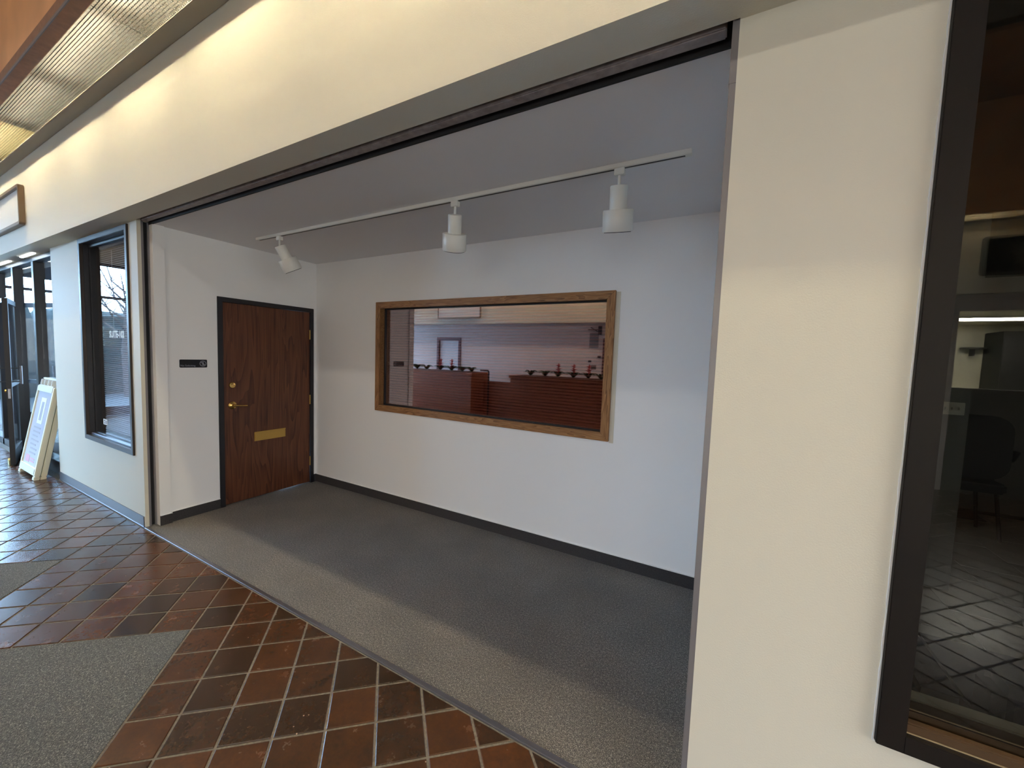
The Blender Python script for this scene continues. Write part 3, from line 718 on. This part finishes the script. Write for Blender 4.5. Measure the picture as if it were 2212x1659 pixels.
# room behind it
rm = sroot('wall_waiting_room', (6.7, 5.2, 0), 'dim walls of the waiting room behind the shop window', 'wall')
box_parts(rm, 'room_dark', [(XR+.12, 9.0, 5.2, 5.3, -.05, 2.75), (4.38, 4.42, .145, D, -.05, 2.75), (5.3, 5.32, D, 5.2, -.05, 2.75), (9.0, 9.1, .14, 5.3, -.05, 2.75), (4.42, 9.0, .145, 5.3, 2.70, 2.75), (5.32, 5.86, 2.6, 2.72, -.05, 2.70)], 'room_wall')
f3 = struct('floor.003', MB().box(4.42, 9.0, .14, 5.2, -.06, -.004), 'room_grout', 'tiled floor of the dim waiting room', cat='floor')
tm = mesh_of('tile', MB().box(-.196, .196, -.30, .30, -.01, 0), 'room_tile', .002)
for i in range(11):
    for j in range(8):
        x = 4.60-.02+.39*i; y = .46+.61*j+(.3 if i % 2 else 0)
        if y < 4.85: link('tile', tm, f3, (x+.2-f3.location.x, y-f3.location.y, -f3.location.z))
o = thing('switch_plate', (5.77, 2.6, 1.30), 'pale triple switch plate on the waiting room wall', 'switch')
part('plate', MB().box(5.705, 5.835, 2.592, 2.6, 1.30, 1.39), 'switch_plate', o, .003)
for x in (5.735, 5.77, 5.805): part('toggle', MB().box(x-.004, x+.004, 2.578, 2.592, 1.337, 1.355), 'switch_plate', o, .001)
# lounge chair with its back to the glass
lc = thing('lounge_chair', (5.45, .72, 0), 'navy upholstered lounge chair with its back to the shop window', 'chair')
part('backrest', MB().box(5.125, 5.78, .34, .50, .16, .635), 'navy_fabric', lc, .035, True)
part('seat', MB().box(5.13, 5.77, .50, 1.05, .22, .42), 'navy_fabric', lc, .04, True)
for x in (4.965, 5.785): part('armrest', MB().box(x, x+.155, .42, 1.02, .16, .505), 'navy_fabric', lc, .03, True)
for x in (5.0, 5.9):
    for y in (.48, .97): part('leg', MB().box(x-.02, x+.02, y-.02, y+.02, 0, .16), 'black_fabric', lc)
# office chair
oc = thing('office_chair', (6.48, 4.2, 0), 'black office chair with curved arms in the dim waiting room', 'chair')
X0, Y0 = 6.48, 4.0
part('backrest', MB().prism(rrect(X0-.24, X0+.22, .60, 1.21, .15), Y0-.04, Y0+.03, 1), 'black_fabric', oc, .02, True)
part('seat', MB().prism(rrect(X0-.26, X0+.26, Y0+.02, Y0+.52, .08), .46, .55, 2), 'black_fabric', oc, .02, True)
for s in (-1, 1):
    part('armrest', MB().tube([(X0+s*.24, Y0+.04, .80), (X0+s*.30, Y0+.10, .86), (X0+s*.31, Y0+.30, .84), (X0+s*.29, Y0+.38, .72), (X0+s*.25, Y0+.34, .52)], .024, 10), 'black_fabric', oc, smooth=True)
    for yy in (.06, .46): part('leg', MB().tube([(X0+s*.2, Y0+.05+yy*.9, .47), (X0+s*.24, Y0+yy, 0)], .016, 8), 'black_fabric', oc, smooth=True)
ct = thing('side_table', (5.45, 2.45, 0), 'narrow dark side table by the waiting room wall', 'table')
part('table_top', MB().box(5.34, 5.62, 2.36, 2.58, .66, .69), 'black_fabric', ct, .005)
for x in (5.37, 5.59):
    for y in (2.39, 2.55): part('leg', MB().box(x-.018, x+.018, y-.018, y+.018, 0, .66), 'black_fabric', ct)

# ================================================================== far side of the corridor (seen in the glass)
fw_ = sroot('wall_far', (0, YO, 0), 'white wall on the far side of the corridor', 'wall')
box_parts(fw_, 'far_paint', [(-6.1, -4.54, YO-.12, YO, -.05, ZH), (-4.54, -3.52, YO-.12, YO, -.05, .75), (-4.54, -3.52, YO-.12, YO, 2.19, ZH), (-3.52, 3.4, YO-.12, YO, -.05, ZH), (3.4, 6.4, YO-.12, YO, -.05, .1), (3.4, 6.4, YO-.12, YO, 2.5, ZH), (6.4, 6.99, YO-.12, YO, -.05, ZH), (6.99, CX1, YO-.12, YO, 2.42, ZH)], 'wall_panel')
part('wall_panel', MB().box(6.99, CX1, YO-.12, YO, -.05, 1.40), 'far_wall_dimmed', fw_, label='wall below the lit far window, darkened to dim its reflection')
struct('wall_far_header', MB().box(CX0, CX1, YO-.12, YO+.15, ZH, 4.8), 'cream_paint', 'cream fascia on the far side of the corridor', cat='fascia')
framed_sign(-4.4, -2.66, 2.81, 3.25, YO+.15, 1, 'blank framed fascia sign on the far side, seen in the oak framed glass')
w5 = sroot('window_5', (-4.03, YO, .75), 'brown framed window on the far side of the corridor', 'window')
part('frame', frame_mb(-4.54, -3.52, .75, 2.19, .10, YO-.05, YO+.03), 'maroon', w5, .004)
part('shade', MB().box(-4.44, -3.62, YO-.045, YO-.035, .85, 2.09), 'plastic_white', w5)
w9 = sroot('added_far_window', (4.9, YO, .1), 'wide window added unseen on the far side to light the alcove', 'window')  # unseen window, added to send level daylight into the alcove
for x in (3.4, 4.4, 5.4, 6.35): part('mullion', MB().box(x, x+.05, YO-.09, YO-.02, .1, 2.5), 'bronze', w9)
part('glass_pane', MB().box(3.45, 6.35, YO-.06, YO-.055, .1, 2.5), 'glass_far_fill', w9)
# fleur-de-lis sign
ff = framed_sign(7.06, 8.6, 2.84, 3.32, YO+.15, 1, 'dark framed sign with a fleur-de-lis on the far side, seen in the dark glass', 'sign_black', 'dim_grey')
def fleur(cx, cz, s):
    mb = MB(); y0, y1 = YO+.172, YO+.176
    def P(pts): mb.prism([(cx+s*a, cz+s*b) for a, b in pts], y0, y1, 1)
    P([(0, .5), (.10, .36), (.13, .2), (.08, .02), (.05, -.06), (-.05, -.06), (-.08, .02), (-.13, .2), (-.10, .36)])
    for k in (1, -1):
        c = [(k*.06, -.06), (k*.10, .06), (k*.2, .17), (k*.32, .20), (k*.42, .12), (k*.42, 0), (k*.34, -.05), (k*.36, .05), (k*.30, .09), (k*.20, .02), (k*.13, -.06)]
        for i in range(1, 5):
            a, b, c2, d2 = c[i-1], c[i], c[10-i], c[11-i]
            P([a, b, c2, d2])
        P([c[4], c[5], c[6]])
        P([(k*.02, -.12), (k*.12, -.12), (k*.2, -.24), (k*.26, -.36), (k*.18, -.34), (k*.08, -.26)])
    P([(-.2, -.06), (.2, -.06), (.2, -.12), (-.2, -.12)])
    P([(0, -.5), (.07, -.36), (.05, -.12), (-.05, -.12), (-.07, -.36)])
    return mb
part('emblem', fleur(7.42, 3.07, .34), 'dim_grey', ff)
nb = [('wall_notice', .91, 1.17, 1.93, 2.35, 'alu_dull', 'tall grey notice on the far wall, seen in the oak framed glass', 'notice'),
      ('wall_plaque', 1.16, 1.25, 1.66, 1.72, 'sign_black', 'upper small black plaque on the far wall, seen in the oak framed glass', 'plaque'),
      ('wall_plaque', .90, .99, 1.53, 1.58, 'sign_black', 'left small black plaque on the far wall, seen in the oak framed glass', 'plaque'),
      ('wall_plaque', .99, 1.13, 1.33, 1.45, 'dim_grey', 'lower grey plaque on the far wall, seen in the oak framed glass', 'plaque')]
for nm, x0, x1, z0, z1, mm, lb, ct_ in nb: solo(nm, MB().box(x0, x1, YO, YO+.012, z0, z1), mm, lb, ct_, bev=.003)
wb = thing('wall_bracket', (1.1, YO, 2.36), 'black wall bracket on the far wall, seen in the oak framed glass', 'bracket')
part('arm', MB().box(.87, 1.20, YO+.05, YO+.07, 2.42, 2.445), 'black_frame', wb); part('brace', MB().tube([(1.15, YO+.06, 2.38), (.95, YO+.06, 2.50)], .012, 6), 'black_frame', wb); part('plate', MB().box(1.16, 1.25, YO, YO+.06, 2.30, 2.54), 'black_frame', wb)
solo('far_door', MB().box(1.30, 2.20, YO+.002, YO+.03, .002, 2.2), 'maroon', 'dark maroon door on the far side, seen at the edge of the oak framed glass', 'door', bev=.004)
# lit room behind the far window
rm = sroot('wall_far_room', (8, YO-2.5, 0), 'pale lit room behind the far window', 'wall')
box_parts(rm, 'plastic_cream', [(6.9, 9.8, YO-2.6, YO-2.5, 0, 2.5), (6.8, 6.9, YO-2.5, YO-.12, 0, 2.5), (9.8, 9.9, YO-2.6, YO-.12, 0, 2.5), (6.9, 9.8, YO-2.5, YO-.12, 2.45, 2.5), (6.9, 9.8, YO-2.5, YO-.12, -.05, 0), (CX1, 9.8, YO-.14, YO-.12, 0, 2.5)], 'room_wall')
o = thing('ceiling_light_panel', (7.85, YO-1.2, 2.45), 'bright ceiling panel in the far lit room, seen in the dark glass', 'light')
part('panel_frame', MB().box(7.3, 8.5, YO-1.5, YO-1.0, 2.425, 2.45), 'fixture_white', o); part('diffuser', MB().box(7.33, 8.47, YO-1.47, YO-1.03, 2.42, 2.426), 'panel_on', o)
o = thing('wall_shelf', (8.08, YO-2.45, 2.02), 'dark wall shelf in the far lit room, seen in the dark glass', 'shelf')
part('board', MB().box(7.93, 8.19, YO-2.5, YO-2.30, 2.02, 2.05), 'black_fabric', o); part('bracket', MB().box(8.05, 8.07, YO-2.5, YO-2.35, 1.90, 2.02), 'black_fabric', o)
solo('dark_cabinet', MB().box(8.22, 8.9, YO-2.5, YO-1.95, 0, 2.3), 'black_fabric', 'tall dark cabinet in the far lit room, seen in the dark glass', 'cabinet', bev=.01)

# planters down the middle of the corridor
def planter(x0, x1, label, plants, seed):
    random.seed(seed); y0, y1 = -3.75, -3.0; zt = 1.19
    o = thing('planter', ((x0+x1)/2, (y0+y1)/2, 0), label, 'planter')
    for k in range(7):
        z = .04+.155*k
        part('side_board', MB().box(x0+.02, x1-.02, y1-.03, y1, z, z+.15), 'planter_wood', o, .004); part('side_board', MB().box(x0+.02, x1-.02, y0, y0+.03, z, z+.15), 'planter_wood', o, .004)
        part('end_board', MB().box(x0, x0+.03, y0, y1, z, z+.15), 'planter_wood', o, .004); part('end_board', MB().box(x1-.03, x1, y0, y1, z, z+.15), 'planter_wood', o, .004)
    part('post', MB().box(x0+.03, x0+.09, y0+.03, y0+.09, 0, 1.1), 'planter_wood', o)
    mb = MB(); ring(mb, [(x0-.03, y0-.03), (x1+.03, y0-.03), (x1+.03, y1+.03), (x0-.03, y1+.03)], [(x0+.07, y0+.07), (x1-.07, y0+.07), (x1-.07, y1-.07), (x0+.07, y1-.07)], 1.125, zt, 2)
    part('rim', mb, 'planter_wood', o, .006)
    part('soil', MB().box(x0+.04, x1-.04, y0+.04, y1-.04, 1.02, 1.185), 'soil', o)
    for i, (pxx, red) in enumerate(plants):
        b = Vector((pxx, -3.35+random.uniform(-.12, .12), 1.19))
        p = thing('bromeliad', b, ('bromeliad with a tall red flower spike' if red else 'low green leafy plant')+' in the '+label.split(',')[0], 'plant', 'plants in the corridor planters')
        mb = MB()
        for q in range(18):
            a = q*2.4+random.uniform(-.3, .3); ln = random.uniform(.13, .22); d = Vector((math.cos(a), math.sin(a), 0)); s = Vector((-d.y, d.x, 0))
            pts = [b+d*(ln*t)+Vector((0, 0, .11*math.sin(t*2.2)*(1.15-.3*(q % 2)))) for t in (0, .35, .7, 1.0)]; ws = (.018, .026, .020, .002)
            vs = []
            for pt, wd in zip(pts, ws): vs += [pt-s*wd, pt+s*wd+Vector((0, 0, .002)), pt+Vector((0, 0, -.006))]
            fsx = []
            for j in range(3): fsx += [(3*j, 3*j+3, 3*j+5, 3*j+2), (3*j+2, 3*j+5, 3*j+4, 3*j+1), (3*j, 3*j+1, 3*j+4, 3*j+3)]
            mb.add(vs, fsx)
        part('leaves', mb, 'leaf', p)['kind'] = 'stuff'
        if red:
            mb = MB().tube([b+Vector((0, 0, 0)), b+Vector((.01, 0, .31))], .010, 6)
            for q in range(12):
                a = q*2.4; z = .07+.018*q; d = Vector((math.cos(a), math.sin(a), .25)); c = b+Vector((.005, 0, z)); s = Vector((-d.y, d.x, 0))
                e = c+d*(.125-.006*q)
                mb.add([c-s*.022, c+s*.022, e+Vector((0, 0, .02)), c+Vector((0, 0, .03))], [(0, 1, 2), (0, 2, 3), (1, 3, 2), (0, 3, 1)])
            part('flower_spike', mb, 'bract', p)['kind'] = 'stuff'
planter(-3.3, -1.0, 'left wooden corridor planter, seen in the oak framed glass', [(-3.0, 0), (-2.6, 0), (-2.25, 1), (-1.86, 1), (-1.5, 0), (-1.2, 0)], 5)
planter(.07, 2.5, 'right wooden corridor planter, seen in the oak framed glass', [(.40, 0), (.72, 0), (1.05, 1), (1.42, 1), (1.74, 1), (2.05, 0), (2.33, 0)], 9)
o = thing('low_partition', (-.46, -3.5, 0), 'low wooden partition between the two corridor planters', 'partition')
for k in range(6): part('board', MB().box(-.97, .04, -3.55, -3.50, .03+.16*k, .185+.16*k), 'planter_wood', o, .004)
hr = thing('handrail', (-.85, -3.3, 0), 'dark metal handrail beside the left corridor planter', 'handrail')
part('rail_tube', MB().tube([(-.94, -3.3, 1.25), (-.72, -3.3, 1.25), (-.70, -3.3, 1.22), (-.70, -3.3, 0)], .02, 10), 'black_frame', hr, smooth=True)

# corridor ends
w10 = sroot('added_end_glazing', (CX1, -2.9, .1), 'glazing added unseen at the right end to light the alcove', 'glazing')  # unseen glazing, added to light the left alcove wall
for y in (-5.2, -4.06, -2.93, -1.79, -.65): part('mullion', MB().box(CX1+.02, CX1+.09, y, y+.05, .1, 2.6), 'bronze', w10)
part('glass_pane', MB().box(CX1+.05, CX1+.055, -5.15, -.65, .1, 2.6), 'glass_end_fill', w10)
we = sroot('wall_end', (CX1, -3, 0), 'cream end wall of the corridor', 'wall')
box_parts(we, 'cream_paint', [(CX1, CX1+.1, YO, -5.2, -.05, 4.8), (CX1, CX1+.1, -.6, 0, -.05, 4.8), (CX1, CX1+.1, -5.2, -.6, 2.6, 4.8), (CX1, CX1+.1, -5.2, -.6, -.05, .1)], 'wall_panel')
mb = MB().box(CX0-.1, CX0, YO, -.155, 3.3, 4.8)
struct('wall_entrance', mb, 'cream_paint', 'cream wall above the entrance glazing', cat='wall')
eg = sroot('window_6', (CX0, -2.95, 0), 'glazed entrance at the end of the corridor', 'glazing')
for y in (-6.0, -5.05, -4.1, -3.15, -2.2, -1.25, -.3): part('mullion', MB().box(CX0-.1, CX0, y, y+.06, 0, 3.3), 'bronze', eg)
for z in (0, 2.55, 3.24): part('rail', MB().box(CX0-.09, CX0-.01, -5.94, -.24, z, z+(.2 if z == 0 else .05)), 'bronze', eg)
part('solid_panel', MB().box(CX0-.09, CX0-.01, -1.65, -1.0, 0, 3.3), 'black_frame', eg); part('solid_panel', MB().box(CX0-.09, CX0-.01, -1.0, -.24, 2.80, 3.24), 'black_frame', eg)
part('glass_pane', MB().box(CX0-.053, CX0-.047, -5.94, -.24, .2, 3.24), 'glass_clear', eg)
eg2 = sroot('added_far_glazing', (-6.8, YO, 0), 'glazing added unseen on the far side to light the corridor wall', 'glazing')  # unseen glazing, added for blue daylight on the corridor wall
for x in (-7.5, -6.85, -6.16): part('mullion', MB().box(x, x+.06, YO-.1, YO, 0, ZH), 'bronze', eg2)
part('glass_pane', MB().box(-7.44, -6.16, YO-.053, YO-.047, .1, ZH), 'glass_clear', eg2)
# outdoors
struct('ground', MB().box(-30, CX0-.1, -30, 20, -.2, -.05), 'asphalt_dark', 'grey pavement outside the entrance', cat='ground')
struct('ground.002', MB().box(CX1+.1, 30, -30, 20, -.2, -.06), 'asphalt', 'grey pavement beyond the right end', cat='ground')
struct('ground.001', MB().box(CX0-.1, CX1, -30, YO-.13, -.2, -.06), 'asphalt', 'grey pavement behind the far wall', cat='ground')
random.seed(11)
for i in range(7):  # added hedges block the low sky and darken the reflections
    y = -10+2.35*i; mb = MB()
    bm_ = bmesh.new(); bmesh.ops.create_icosphere(bm_, subdivisions=3, radius=1.0)
    for v in bm_.verts:
        v.co = Vector([math.copysign(abs(c)**.35, c) for c in v.co]); v.co *= 1+random.uniform(-.05, .05)
    mb.add([(-14+v.co.x*1.0, y+v.co.y*1.13, 1.0+v.co.z*(1.62+.07*(i % 3))) for v in bm_.verts], [tuple(v.index for v in f.verts) for f in bm_.faces]); bm_.free()
    solo('hedge', mb, 'hedge', 'dark hedge added outside the entrance to hide the low sky', 'hedge', 'added hedges outside the entrance', smooth=True)
tr = thing('bare_tree', (-12, -3.4, 0), 'bare branching tree outside the entrance glazing', 'tree')
mb = MB().tube([(-12, -3.4, -.1), (-12.05, -3.35, 1.4), (-11.95, -3.4, 2.6)], [.13, .10, .07], 10)
part('trunk', mb, 'bark', tr, smooth=True)
mb = MB()
for i in range(16):
    a = i*2.4; z = 1.6+.11*i; l = 1.5-.05*i; s = Vector((-12, -3.4, z)); d = Vector((math.cos(a), math.sin(a), .7)).normalized()
    p1 = s+d*l*.5+Vector((0, 0, .1)); p2 = s+d*l+Vector((random.uniform(-.2, .2), random.uniform(-.2, .2), .5))
    mb.tube([s, p1, p2], [.035, .022, .008], 6)
    for q in range(3): mb.tube([p1, p1+Vector((random.uniform(-.5, .5), random.uniform(-.5, .5), random.uniform(.2, .6)))], [.014, .005], 5)
part('branches', mb, 'bark', tr)['kind'] = 'stuff'
